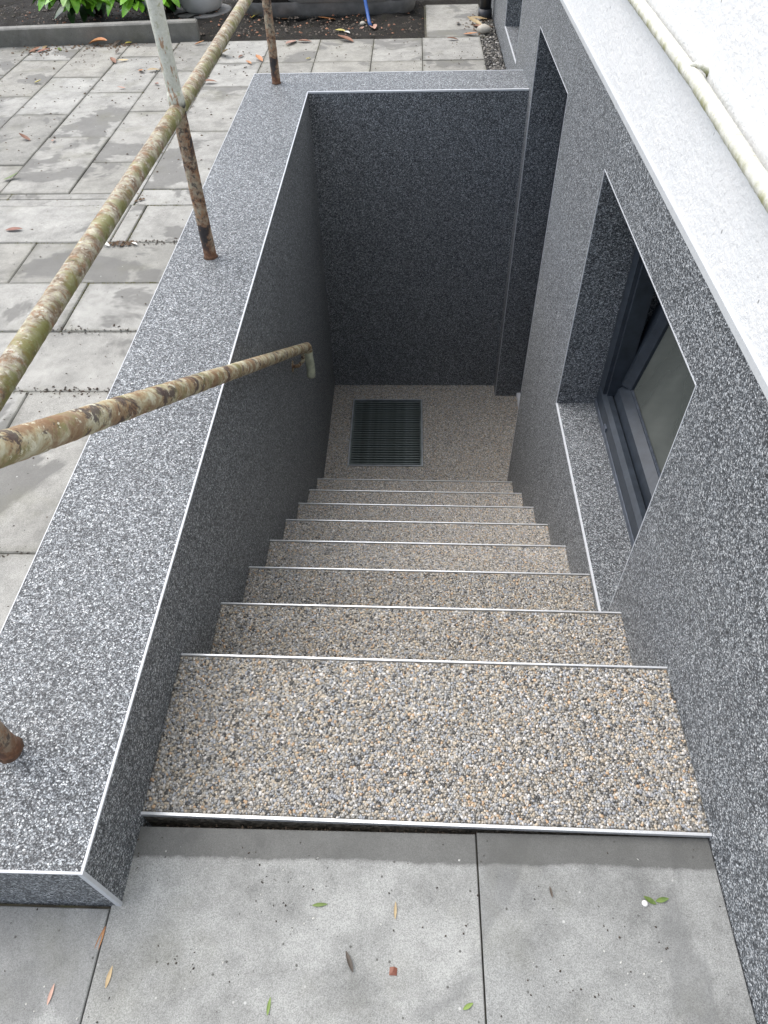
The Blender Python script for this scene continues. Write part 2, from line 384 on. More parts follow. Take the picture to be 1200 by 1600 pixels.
cols = [(-2.78, -2.48, [2.535, 3.0, 3.62, 4.24, 4.62]), (-2.48, -2.17, [2.535, 3.3, 3.92, 4.54, 4.63]), (-2.17, -1.865, [2.535, 2.83, 3.45, 4.07, 4.62]), (-1.865, -1.57, [2.535, 3.09, 3.713, 4.33, 4.62]),
        (-1.57, -1.283, [2.535, 2.83, 3.447, 4.015, 4.63]), (-1.283, -.98, [2.535, 3.147, 3.763, 4.37, 4.64]), (-.98, -.7, [2.535, 2.855, 3.48, 4.1, 4.66]),
        (-.7, -.672, [2.425, 3.05, 3.7, 4.66]), (-.672, -.4, [2.425, 2.573, 3.2, 3.83, 4.23, 4.66])]
for x0, x1, ys in cols:
    for a, c in zip(ys[:-1], ys[1:]): slab(x0, x1 if x1 > -.41 or True else x1, a, c, c=.002 if x1 - x0 < .1 else .0035)
for a, c in ((2.425, 2.573), (2.573, 3.2)): slab(-.4, XR, a, c)
YP = YB + WB + .003
for x0, x1 in ((-.4, -.095), (-.095, .236), (.236, .533), (.533, .86)):
    for a, c in ((YP, 3.62), (3.62, 4.225), (4.225, 4.66)): slab(x0, x1 + (.03 if x1 > .8 else 0), a, c)
slab(.56, .925, 4.66, 5.42)

# soil bed
n = 60; xs = np.linspace(-4, .95, 90); ys = np.linspace(4.66, 8.5, 70)
sb = MB(); vs = []
for y in ys:
    for x in xs:
        edge = min(1, max(0, (y - 4.66) / .12)); patch = (x > .54 and y < 5.45)
        z = -.03 + edge * .028 + (rng.normal(0, .008) if not patch else 0) + .015 * math.sin(x * 5) * math.sin(y * 4) * edge
        if patch: z = -.03
        vs.append((x, y, z))
fs = [(j * 90 + i, j * 90 + i + 1, (j + 1) * 90 + i + 1, (j + 1) * 90 + i) for j in range(69) for i in range(89)]
sb.add(vs, fs); tag(sb.build('soil_bed', SOIL, smooth=True), kind='structure')

# ------------------------------------------------------------ grains
ICO = None
def grain_mesh(name, regions, parent, spacing, rad, hi=True, palette=None, zj=.0005, flat=.62, normal_axis=2):
    """one mesh of small rounded stones lying on rectangles (x0,x1,y0,y1,z)"""
    pts = []
    for (x0, x1, y0, y1, z) in regions:
        nx = max(1, int((x1 - x0) / spacing)); ny = max(1, int((y1 - y0) / (spacing * .866)))
        ii, jj = np.meshgrid(np.arange(nx), np.arange(ny))
        X = x0 + (ii + .5 + .5 * (jj % 2) - .25) * (x1 - x0) / nx; Y = y0 + (jj + .5) * (y1 - y0) / ny
        X = X + rng.uniform(-.33, .33, X.shape) * spacing; Y = Y + rng.uniform(-.33, .33, X.shape) * spacing
        Y = Y + SK * (X - .5) if name == 'stone_grain' and z > ZL + .01 else Y
        pts.append(np.stack([X.ravel(), Y.ravel(), np.full(X.size, z) + rng.uniform(-1, 1, X.size) * zj], 1))
    P = np.concatenate(pts); N = len(P)
    if hi:
        bm = bmesh.new(); bmesh.ops.create_icosphere(bm, subdivisions=1, radius=1)
        bm.verts.ensure_lookup_table(); V = np.array([v.co[:] for v in bm.verts]); F = np.array([[v.index for v in f.verts] for f in bm.faces]); bm.free()
    else:
        V = np.array([(1, 0, 0), (0, 1, 0), (-1, 0, 0), (0, -1, 0), (0, 0, 1.0), (.2, .1, -1)], float); F = np.array([(0, 1, 4), (1, 2, 4), (2, 3, 4), (3, 0, 4)])
    nv, nf = len(V), len(F)
    r = rad * rng.lognormal(0, .2, N).clip(.6, 1.5)
    el = rng.uniform(.75, 1.3, N); an = rng.uniform(0, 2 * np.pi, N)
    A = V[None] * np.stack([r * el, r / el, r * flat], 1)[:, None, :]
    A = A * (1 + rng.uniform(-.13, .13, (N, nv, 1)))
    c, s_ = np.cos(an)[:, None], np.sin(an)[:, None]
    B = np.stack([A[:, :, 0] * c - A[:, :, 1] * s_, A[:, :, 0] * s_ + A[:, :, 1] * c, A[:, :, 2]], 2) + P[:, None]
    FF = (F[None] + (np.arange(N) * nv)[:, None, None]).reshape(-1)
    me = bpy.data.meshes.new(name); me.vertices.add(N * nv); me.vertices.foreach_set('co', B.reshape(-1).astype(np.float32))
    me.loops.add(N * nf * 3); me.loops.foreach_set('vertex_index', FF.astype(np.int32))
    me.polygons.add(N * nf); me.polygons.foreach_set('loop_start', np.arange(0, N * nf * 3, 3, dtype=np.int32)); me.polygons.foreach_set('use_smooth', np.ones(N * nf, bool))
    me.update(calc_edges=True)
    pal, w = palette; idx = rng.choice(len(pal), N, p=np.array(w) / sum(w))
    C = np.array(pal)[idx] * rng.uniform(.72, 1.28, (N, 1))
    C4 = np.concatenate([C, np.ones((N, 1))], 1).repeat(nv, 0)
    at = me.color_attributes.new('Col', 'FLOAT_COLOR', 'POINT'); at.data.foreach_set('color', C4.reshape(-1).astype(np.float32))
    me.materials.append(GR)
    o = bpy.data.objects.new(name, me); COL.objects.link(o); o.parent = parent; o['kind'] = 'stuff'; return o
PAL = ([(.34, .33, .305), (.44, .375, .285), (.56, .535, .50), (.075, .074, .072), (.30, .31, .325), (.46, .32, .20), (.40, .36, .30), (.20, .192, .175)],
       [24, 14, 12, 8, 18, 4, 15, 10])

# ------------------------------------------------------------ staircase
st = tag(empty('staircase', (.5, 0, 0)), 'basement stairs of beige pebble stone carpet with metal nosings going down between granite walls', 'stairs')
for i in range(8):
    z = E0 - RI * i; y0 = tread_y(i); y1 = tread_y(i + 1)
    q = MB().box(0, 1, y0, y1, z - RI - (.25 if i else .2), z - .0035)
    q.v = [(x, y + SK * (x - .5), zz) for x, y, zz in q.v]
    stp = rel(q.build('step', BI, st))
    gr = grain_mesh('stone_grain', [(.002, .998, y0 + (.006 if i == 0 else .002), y1 - .006, z - .0025)], stp, .0045, .0029, i < 3, PAL)
    rel(gr)
    if i == 0:
        q = MB().box(0.0, 1.0, -.002, .003, z - .009, z + .0012); q.v = [(x, y + SK * (x - .5), zz) for x, y, zz in q.v]
        rel(q.build('edge_profile', ALU, stp))
    q = MB().box(0.0, 1.0, y1 - .0025, y1 + .0012, z - .03, z + .001); q.v = [(x, y + SK * (x - .5), zz) for x, y, zz in q.v]
    rel(q.build('edge_profile', ALU, stp))
GX0, GX1, GY0, GY1 = .125, .551, 2.398, 2.982
yl = tread_y(8)
lq = MB()
for r4 in ((-.01, GX0, yl, YB + .01), (GX1, 1.17, yl, YB + .01), (GX0, GX1, yl, GY0), (GX0, GX1, GY1, YB + .01)): lq.box(r4[0], r4[1], r4[2], r4[3], ZL - .2, ZL - .0035)
ld = rel(lq.build('landing', BI, st))
rel(grain_mesh('stone_grain', [(.0, GX0 - .004, yl + .008, YB, ZL - .0025), (GX1 + .004, 1.0, yl + .008, YB, ZL - .0025), (GX0 - .004, GX1 + .004, yl + .008, GY0 - .004, ZL - .0025), (GX0 - .004, GX1 + .004, GY1 + .004, YB, ZL - .0025), (1.0, 1.15, 2.25, 3.02, ZL - .0025)], ld, .0049, .0031, False, PAL))

# drain grate let into the landing
dg = tag(empty('drain_grate', ((GX0 + GX1) / 2, (GY0 + GY1) / 2, ZL)), 'square dark steel floor grate set in the landing at the foot of the stairs', 'drain grate')
q = MB(); t = .008
q.box(GX0, GX1, GY0, GY0 + t, ZL - .05, ZL + .002); q.box(GX0, GX1, GY1 - t, GY1, ZL - .05, ZL + .002)
q.box(GX0, GX0 + t, GY0 + t, GY1 - t, ZL - .05, ZL + .002); q.box(GX1 - t, GX1, GY0 + t, GY1 - t, ZL - .05, ZL + .002)
rel(q.build('frame', GRF, dg))
q = MB().box(GX0 + .001, GX1 - .001, GY0 + .001, GY1 - .001, ZL - .19, ZL - .052); rel(q.build('sump', PITM, dg))
nb = 28; p = (GY1 - GY0 - 2 * t - .012) / nb
bar_me = MB().box(-(GX1 - GX0) / 2 + .013, (GX1 - GX0) / 2 - .013, -.0042, .0042, -.022, 0).mesh('bar', GRA)
for k in range(nb):
    o = bpy.data.objects.new('bar', bar_me); COL.objects.link(o); o.parent = dg
    o.location = (random.uniform(-.0006, .0006), GY0 + t + .006 + p * (k + .5) - (GY0 + GY1) / 2, -.004 + random.uniform(-.0008, .0008))
for x in (GX0 + t, GX1 - t - .007): rel(MB().box(x, x + .007, GY0 + t + .001, GY1 - t - .001, ZL - .026, ZL - .003).build('side_bar', GRA, dg))

# ------------------------------------------------------------ parapet wall round the stairwell
pw = tag(empty('parapet_wall', (-WT / 2, 1.5, 0)), 'low L-shaped stairwell parapet clad in grey granite grit plaster with pale edge beads', 'wall')
yo = YB + WB
foot = [(0, YF), (0, YB), (1.0, YB), (1.0, yo), (-WT, yo), (-WT, YF)]
ZB = ZL - .05
v = [(x, y, ZB) for x, y in foot] + [(x, y, H) for x, y in foot]
f = [(i, (i + 1) % 6, (i + 1) % 6 + 6, i + 6) for i in range(6)] + [(6, 7, 10, 11), (7, 8, 9, 10), (5, 4, 1, 0), (4, 3, 2, 1)]
q = MB().add(v, f); rel(fixn(q.build('wall', G, pw)))
def trim(x0, x1, y0, y1, z0, z1, parent, m=TRIM, name='edge_bead'): return rel(MB().box(x0, x1, y0, y1, z0, z1).build(name, m, parent))
e = .0030; pr = .0011
trim(-e, pr, YF + e, YB - e, H - e, H + pr, pw)
trim(-e, 1.0 - .001, YB - pr, YB + .0075, H - e - .003, H + pr, pw)
trim(-WT - .0006, -WT + .0012, YF + e, yo - .004, H - e, H + pr, pw)
trim(-WT - pr, .999, yo - .0035, yo + pr, H - e, H + pr, pw)
trim(-WT - pr, pr, YF - pr, YF + e - .0005, H - e, H + pr + .0003, pw)
trim(-.0075, pr, YF - pr, YF + .005, -.002, H - e - .0002, pw)
trim(-WT - pr, -WT + .005, YF - pr, YF + .005, -.002, H - e - .0002, pw)

# ------------------------------------------------------------ house wall
ho = tag(empty('house', (1.15, 1.5, 0)), 'house wall with a dark granite grit plinth below white rough stucco', 'house')
DN, DF, DT = 2.234, 3.022, .452
W2N, W2F, W2B, W2T = 3.68, 4.335, .132, .50
op = [(YN, YFAR, ZSI, ZTO), (DN, DF, ZL - .03, DT), (W2N, W2F, W2B, W2T)]
yc = sorted({-6.0, 12.0, *[a for o in op for a in o[:2]]}); zc = sorted({-1.75, ZS, *[a for o in op for a in o[2:]]})
def solid(i, j):
    if i < 0 or j < 0 or i >= len(yc) - 1 or j >= len(zc) - 1: return False
    y = (yc[i] + yc[i + 1]) / 2; z = (zc[j] + zc[j + 1]) / 2
    return not any(a < y < b and c < z < d for a, b, c, d in op)
X0, X1 = 1.0, 1.32
q = MB()
for i in range(len(yc) - 1):
    for j in range(len(zc) - 1):
        if not solid(i, j): continue
        a, b_, c, d = yc[i], yc[i + 1], zc[j], zc[j + 1]
        q.add([(X0, a, c), (X0, b_, c), (X0, b_, d), (X0, a, d)], [(3, 2, 1, 0)])
        q.add([(X1, a, c), (X1, b_, c), (X1, b_, d), (X1, a, d)], [(0, 1, 2, 3)])
        if not solid(i - 1, j): q.add([(X0, a, c), (X1, a, c), (X1, a, d), (X0, a, d)], [(0, 1, 2, 3)])
        if not solid(i + 1, j): q.add([(X0, b_, c), (X1, b_, c), (X1, b_, d), (X0, b_, d)], [(3, 2, 1, 0)])
        if not solid(i, j - 1): q.add([(X0, a, c), (X1, a, c), (X1, b_, c), (X0, b_, c)], [(3, 2, 1, 0)])
        if not solid(i, j + 1): q.add([(X0, a, d), (X1, a, d), (X1, b_, d), (X0, b_, d)], [(0, 1, 2, 3)])
o = q.build('plinth_wall', G, ho); rel(o)
bm = bmesh.new(); bm.from_mesh(o.data); bmesh.ops.remove_doubles(bm, verts=bm.verts, dist=1e-5); bmesh.ops.recalc_face_normals(bm, faces=bm.faces); bm.to_mesh(o.data); bm.free()
rel(MB().box(1.0, 1.32, -6, 12, ZS + .0005, 5.2).build('stucco_wall', STU, ho))
rel(MB().prism([(.9955, ZS - .002), (.9955, ZS + .0125), (.9975, ZS + .015), (1.004, ZS + .015), (1.004, ZS - .002)], -6, 12).build('drip_profile', DRIP, ho))
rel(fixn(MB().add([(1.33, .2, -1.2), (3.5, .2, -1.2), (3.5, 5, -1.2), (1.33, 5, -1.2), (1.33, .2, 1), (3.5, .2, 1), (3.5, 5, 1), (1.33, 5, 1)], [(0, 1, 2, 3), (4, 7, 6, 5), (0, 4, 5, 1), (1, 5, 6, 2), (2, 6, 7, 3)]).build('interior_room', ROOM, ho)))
def beads(y0, y1, z0, z1, sill):
    k = .0016
    if sill: trim(X0 - .0015, X0 + .0045, y0, y1, z0 - .004, z0 + .0015, ho)
    trim(X0 - .001, X0 + k, y0, y1, z1 - .001, z1 + k, ho)
    trim(X0 - .001, X0 + k, y0 - k, y0 + .001, z0, z1, ho)
    trim(X0 - .001, X0 + k, y1 - .001, y1 + k, z0, z1, ho)
beads(YN, YFAR, ZSI, ZTO, True); beads(DN, DF, ZL, DT, False); beads(W2N, W2F, W2B, W2T, True)
# near window: fixed frame, sash tilted inward
q = MB(); A, B_ = YN + .001, YFAR - .001; fw = .055
q.prism([(1.137, ZSI), (1.137, ZSI + .075), (1.150, ZSI + .088), (1.168, ZSI + .088), (1.168, ZSI)], A, B_)
q.prism([(1.137, ZTO - .06), (1.137, ZTO - .001), (1.168, ZTO - .001), (1.168, ZTO - .06)], A, B_)
for a in (A, B_ - fw): q.box(1.137, 1.168, a, a + fw, ZSI + .088, ZTO - .06)
for a in (A, B_ - fw - .012): q.box(1.150, 1.205, a + (fw if a == A else 0), a + (fw + .012 if a == A else .012), ZSI + .088, ZTO - .06)
wi = rel(fixn(q.build('window', ANT, ho)))
q = MB().prism([(1.1345, ZSI + .0005), (1.1345, ZSI + .022), (1.1365, ZSI + .024), (1.1365, ZSI + .0005)], A, B_); rel(fixn(q.build('sill_strip', ANTL, wi)))
TH = R(10.5); piv = Vector((1.172, 0, ZSI + .066)); Ms = Matrix.Translation(piv) @ Matrix.Rotation(TH, 4, 'Y') @ Matrix.Translation(-piv)
sy0, sy1, sz0, sz1 = A + .035, B_ - .035, ZSI + .07, ZTO - .02
q = MB()
q.prism([(1.172, sz0), (1.172, sz0 + .05), (1.196, sz0 + .075), (1.235, sz0 + .075), (1.235, sz0)], sy0, sy1)
q.prism([(1.172, sz1 - .05), (1.172, sz1), (1.235, sz1), (1.235, sz1 - .075), (1.196, sz1 - .075)], sy0, sy1)
for a, s_ in ((sy0, 1), (sy1, -1)):
    w1, w2 = a + s_ * .045, a + s_ * .068
    v = [(1.172, a), (1.172, w1), (1.196, w2), (1.235, w2), (1.235, a)]
    vv = [(x, y, sz0 + .0752) for x, y in v] + [(x, y, sz1 - .0752) for x, y in v]
    q.add(vv, [(0, 1, 2, 3, 4), (9, 8, 7, 6, 5)] + [(k, k + 5, (k + 1) % 5 + 5, (k + 1) % 5) for k in range(5)])
q.v = [tuple(Ms @ Vector(x)) for x in q.v]
sa = rel(fixn(q.build('sash', ANT, wi)))
q = MB().box(1.206, 1.212, sy0 + .06, sy1 - .06, sz0 + .07, sz1 - .07); q.v = [tuple(Ms @ Vector(x)) for x in q.v]; rel(q.build('pane', PANE, wi))
q = MB()
for k in range(2): q.box(1.1985 + .003 * k, 1.2 + .003 * k, sy0 + .068, sy1 - .068, sz0 + .0755, sz0 + .079 + .0015 * k)
q.v = [tuple(Ms @ Vector(x)) for x in q.v]; rel(q.build('gasket', ANTL, wi))
rel(MB().box(1.1325, 1.1368, 1.385, 1.41, ZSI + .03, ZSI + .045).build('drain_cap', ANTL, wi))
# door
q = MB(); q.box(1.15, 1.20, DF - .06, DF - .001, ZL + .03, DT - .001); q.box(1.15, 1.20, DN + .001, DN + .06, ZL + .03, DT - .001); q.box(1.15, 1.20, DN + .06, DF - .06, DT - .06, DT - .001)
dr = rel(q.build('door', ANT, ho))
rel(MB().box(1.165, 1.21, DN + .062, DF - .062, ZL + .034, DT - .062).build('door_leaf', ANT, dr))
rel(MB().chamfer_box(1.13, 1.215, DN + .002, DF - .002, ZL - .02, ZL + .028, .006).build('threshold', TRIM, dr))
# q = MB().tube([(1.163, DF - .12, -.42), (1.12, DF - .12, -.42), (1.11, DF - .135, -.42), (1.11, DF - .24, -.42)], .009, 10); rel(q.build('handle', ALU, dr, True))
# far window
q = MB()
a, b_ = W2N + .001, W2F - .001
for r4 in ((a, b_, W2B, W2B + .06), (a, b_, W2T - .06, W2T - .001), (a, a + .05, W2B + .06, W2T - .06), (b_ - .05, b_, W2B + .06, W2T - .06)): q.box(1.14, 1.19, *r4)
w2 = rel(q.build('window', ANT, ho)); rel(MB().box(1.16, 1.166, a + .051, b_ - .051, W2B + .061, W2T - .061).build('pane', PANE, w2))

# ------------------------------------------------------------ railings
ra = tag(empty('yard_railing', (-.16, 1.6, H)), 'rusty lichen-covered tube railing on the granite parapet', 'railing')
for (x, y) in ((-.158, 1.648), (-.16, 3.249), (-.18, .046)):
    q = MB().tube([(x, y, H - .01), (x, y, H + .83)], .0195, 18, .03, .012); rel(q.build('post', PP, ra, True, origin=(x, y, H)))
    q = MB().lathe([(.0228, -.001), (.0222, .0012), (.0205, .003), (.0188, .004)], 20); q.v = [(a * random.uniform(.93, 1.1), b * random.uniform(.93, 1.1), c) for a, b, c in q.v]; rel(q.build('rust_ring', RUST, ra, True, loc=(x, y, H)))
q = MB().tube([(-.165, -.02, .634), (-.16, .45, .631), (-.159, 1.65, .614), (-.16, 3.4, .605)], .0205, 18, .018, .01); rel(q.build('rail', PR, ra, True))
q = MB()
q.tube([(-.158, 1.648, .622), (-.158, 1.648, .640), (-.158, 1.648, .650), (-.158, 1.648, .662)], [.0215, .0225, .0212, .0196], 16, .04)
rel(q.build('weld_collar', PP, ra, True, origin=(-.158, 1.648, H)))

hr = tag(empty('stair_handrail', (.05, 1.0, .2)), 'sloping stair handrail with peeling cream paint and rust along the left wall', 'handrail')
d = Vector((0, 1.896, -1.209)).normalized(); p0 = Vector((.05, .111, .807))
pts = [p0 - d * .55, p0 + d * 2.22]
endp = p0 + d * 2.25
ce = [p0 - d * .55] + [p0 + d * 2.20, p0 + d * 2.225 + Vector((0, .003, -.002)), p0 + d * 2.245 + Vector((0, .004, -.008)), p0 + d * 2.255 + Vector((0, .003, -.022))]
q = MB().tube(ce, .0185, 18, .03, .01); rel(q.build('rail', PH, hr, True))
q = MB().tube([ce[-1], p0 + d * 2.255 + Vector((0, .0, -.05)), p0 + d * 2.255 + Vector((.003, .004, -.11)), p0 + d * 2.255 + Vector((.0, .002, -.152))], .0183, 18, .03, .01); rel(tag(q.build('rail_end', PE, hr, True), 'pale cream green rail end bent downwards'))
for s_ in (.35, 1.2, 2.12):
    c = p0 + d * s_
    if s_ == .35: continue
    q = MB().tube([c + Vector((0, 0, -.012)), c + Vector((-.005, .0, -.06)), c + Vector((-.025, 0, -.085)), c + Vector((-.052, 0, -.088))], .0075, 10, .05, .01)
    q.tube([c + Vector((-.0485, 0, -.088)), c + Vector((-.053, 0, -.088))], .024, 14)
    if s_ > 2: rel(q.build('bracket', PH, hr, True))

wh = tag(empty('wall_handrail', (.977, 1.0, .86)), 'white painted mossy handrail pipe running level along the white stucco wall', 'handrail')
q = MB().tube([(.977, -.9, .832), (.977, .5, .842), (.977, 1.0, .865), (.977, 1.5, .871), (.977, 2.9, .874)], .0128, 16, .03, .008); rel(q.build('rail', PW, wh, True))
for y in (1.035, 2.5, -.5):
    z = .865 if y > 0 else .835
    q = MB().tube([(.974, y + .006, z + .012), (.979, y, z + .017), (.989, y - .01, z + .016), (1.0, y - .012, z + .01), (1.004, y - .012, z + .008)], [.003, .0045, .005, .006, .010], 10, .04); rel(q.build('bracket', PW, wh, True))

# ------------------------------------------------------------ things at the back of the yard
q = MB().chamfer_box(-1.3, 1.3, -.033, .033, -.1, .098, .008)
kb = q.build('kerb_stone', CONK, loc=(-2.165, 4.62, 0)); kb.rotation_euler = (0, 0, math.atan2(.105, 1.23))
tag(kb, 'weathered concrete kerb stone between the paved yard and the green shrubs', 'kerb')
# stone trough
def rrect(x0, x1, y0, y1, r, z, k=6):
    out = []
    for cx, cy, a0 in ((x1 - r, y1 - r, 0), (x0 + r, y1 - r, 90), (x0 + r, y0 + r, 180), (x1 - r, y0 + r, 270)):
        for i in range(k + 1): a = R(a0 + 90 * i / k); out.append((cx + r * math.cos(a), cy + r * math.sin(a), z))
    return out
def loft(rings, cap_bottom=True):
    m = MB(); n = len(rings[0])
    for r_ in rings: m.v += r_
    for i in range(len(rings) - 1):
        for k in range(n): m.f.append((i * n + k, i * n + (k + 1) % n, (i + 1) * n + (k + 1) % n, (i + 1) * n + k))
    if cap_bottom: m.f.append(tuple(reversed(range(n))))
    return m
tx0, tx1, ty0, ty1 = -.66, .50, 5.13, 5.62
tr = tag(empty('planter_trough', (-.08, 5.37, 0)), 'long grey stone planter trough with rounded corners on the soil', 'planter')
rel(loft([rrect(tx0 + .05, tx1 - .05, ty0 + .05, ty1 - .05, .09, -.02), rrect(tx0 + .015, tx1 - .015, ty0 + .015, ty1 - .015, .11, .02), rrect(tx0, tx1, ty0, ty1, .12, .08), rrect(tx0, tx1, ty0, ty1, .12, .09)]).build('tub', TRO, tr, True))
rel(loft([rrect(tx0 + .3, tx1 - .12, ty0 - .008, ty1 + .008, .11, .088), rrect(tx0 + .3, tx1 - .12, ty0 - .008, ty1 + .008, .11, .26), rrect(tx0 + .34, tx1 - .16, ty0 + .035, ty1 - .035, .09, .26), rrect(tx0 + .34, tx1 - .16, ty0 + .035, ty1 - .035, .09, .2)]).build('rim', TROL, tr, True))
rel(MB().box(tx0 + .06, tx1 - .06, ty0 + .06, ty1 - .06, .05, .22).build('planting_soil', SOIL, tr))
pt = tag(empty('plant_pot', (-.97, 5.33, 0)), 'round white ceramic pot beside the shrub behind the kerb', 'plant pot')
rel(MB().lathe([(.0, .0), (.08, .0), (.13, .03), (.165, .09), (.17, .15), (.15, .22), (.12, .26), (.13, .285), (.12, .285), (.11, .25), (0, .24)], 36, -.97, 5.33).build('body', POT, pt, True))
rel(MB().lathe([(.0, -.005), (.19, -.005), (.20, .012), (.185, .016), (0, .012)], 36, -.97, 5.33).build('saucer', TRO, pt, True))
q = MB().tube([(.205, 4.90, .008), (.195, 4.93, .02), (.18, 4.99, .07), (.155, 5.06, .17), (.12, 5.13, .26), (.05, 5.22, .31), (-.1, 5.32, .29), (-.25, 5.42, .26)], .011, 12, .0, .03)
tag(q.build('garden_hose', BLU, smooth=True), 'blue garden hose hanging over the trough rim down to the soil', 'hose')
dn = tag(empty('downpipe', (.945, 5.08, 0)), 'black round downpipe standing against the house corner by the gravel', 'pipe')
rel(MB().tube([(.945, 5.08, -.02), (.945, 5.08, 3.2)], .037, 20, 0, .4).build('pipe', DP, dn, True))
rel(MB().tube([(.945, 5.08, -.02), (.945, 5.08, .05)], .044, 20).build('collar', DP, dn, True))
# gravel strip by the wall
gp = ([(.05, .047, .04), (.12, .11, .09), (.28, .26, .23), (.025, .023, .02), (.45, .43, .4)], [30, 25, 12, 30, 4])
gv = grain_mesh('gravel', [(.885, .995, YB + WB + .01, 5.35, -.008)], None, .013, .0075, True, gp, .003, .8)
tag(gv, 'strip of dark mixed gravel between slabs and house plinth', 'gravel')

# shrubs
def leaf_mesh(name, L, w, mat, curl=.15, fold=.18, n=7):
    m = MB()
    for i in range(n + 1):
        t = i / n; ww = w * (math.sin(math.pi * min(1, t * .96 + .02)) ** .75) * (1 - .25 * t) ; x = L * t; z = -curl * L * t * t
        m.v += [(x, -ww, z + fold * ww), (x, 0, z), (x, ww, z + fold * ww)]
    for i in range(n):
        a = i * 3; m.f += [(a, a + 3, a + 4, a + 1), (a + 1, a + 4, a + 5, a + 2)]
    return m.mesh(name, mat, True)
lm = [leaf_mesh('leaf', .135, .034, LG, .25), leaf_mesh('leaf', .115, .031, LG, .4), leaf_mesh('leaf', .125, .032, LD, .3), leaf_mesh('leaf', .11, .028, LD, .2)]
def shrub(x, y, label, centers):
    low = [(c_[0] + random.uniform(-.06, .06), 5.2 + random.uniform(-.05, .15), .10, 12, .09) for c_ in centers[:3]]
    NL = len(centers); centers = centers + low
    sh = tag(empty('laurel_shrub', (x, y, 0)), label, 'shrub', 'laurel shrubs behind the kerb')
    q = MB()
    for (cx, cy, cz, n_, rr) in centers: q.tube([(x + random.uniform(-.05, .05), y, -.02), ((x + cx) / 2, (y + cy) / 2 + .03, cz * .7 + .08), (cx, cy, cz)], [.012, .008, .005], 7)
    rel(q.build('stem', STEM, sh, True))
    for (cx, cy, cz, n_, rr) in centers:
        for k in range(n_):
            a = random.uniform(0, 2 * math.pi); el = random.uniform(-.5, .6); d_ = random.uniform(.0, rr)
            front = math.sin(a) < .2
            me = random.choice(lm[:2]) if random.random() < (.82 if cz > .12 else .1) else random.choice(lm[2:])  # low clusters take mostly dark leaves: shade under the foliage painted into their colour
            o = bpy.data.objects.new('leaf', me); COL.objects.link(o); o.parent = sh
            o.location = (cx + d_ * math.cos(a) - x, cy + d_ * math.sin(a) - y, cz + random.uniform(-.03, .05))
            o.rotation_euler = (random.uniform(-.5, .5), -el * .6 + .25, a); o.scale = (random.uniform(.75, 1.15),) * 3
random.seed(42)
shrub(-1.72, 5.3, 'laurel shrub with bright green leaves, left one behind the kerb', [(-1.82, 5.03, .19, 24, .06), (-1.72, 5.0, .20, 24, .06), (-1.62, 5.02, .175, 20, .06), (-1.54, 5.08, .17, 12, .05), (-1.9, 5.25, .33, 14, .1), (-1.65, 5.3, .4, 18, .12), (-1.5, 5.25, .36, 16, .1), (-1.75, 5.15, .52, 22, .2), (-1.6, 5.35, .7, 24, .22), (-1.95, 5.45, .6, 22, .2)])
shrub(-1.2, 5.35, 'laurel shrub with hanging green leaves, right one beside the white pot', [(-1.40, 5.03, .19, 18, .05), (-1.30, 5.0, .17, 18, .05), (-1.2, 5.02, .18, 14, .05), (-1.12, 5.06, .18, 10, .05), (-1.1, 5.2, .24, 12, .07), (-1.3, 5.3, .38, 18, .12), (-1.1, 5.35, .42, 16, .1), (-1.3, 5.15, .52, 22, .18), (-1.15, 5.45, .7, 24, .22), (-1.35, 5.5, .6, 20, .2)])

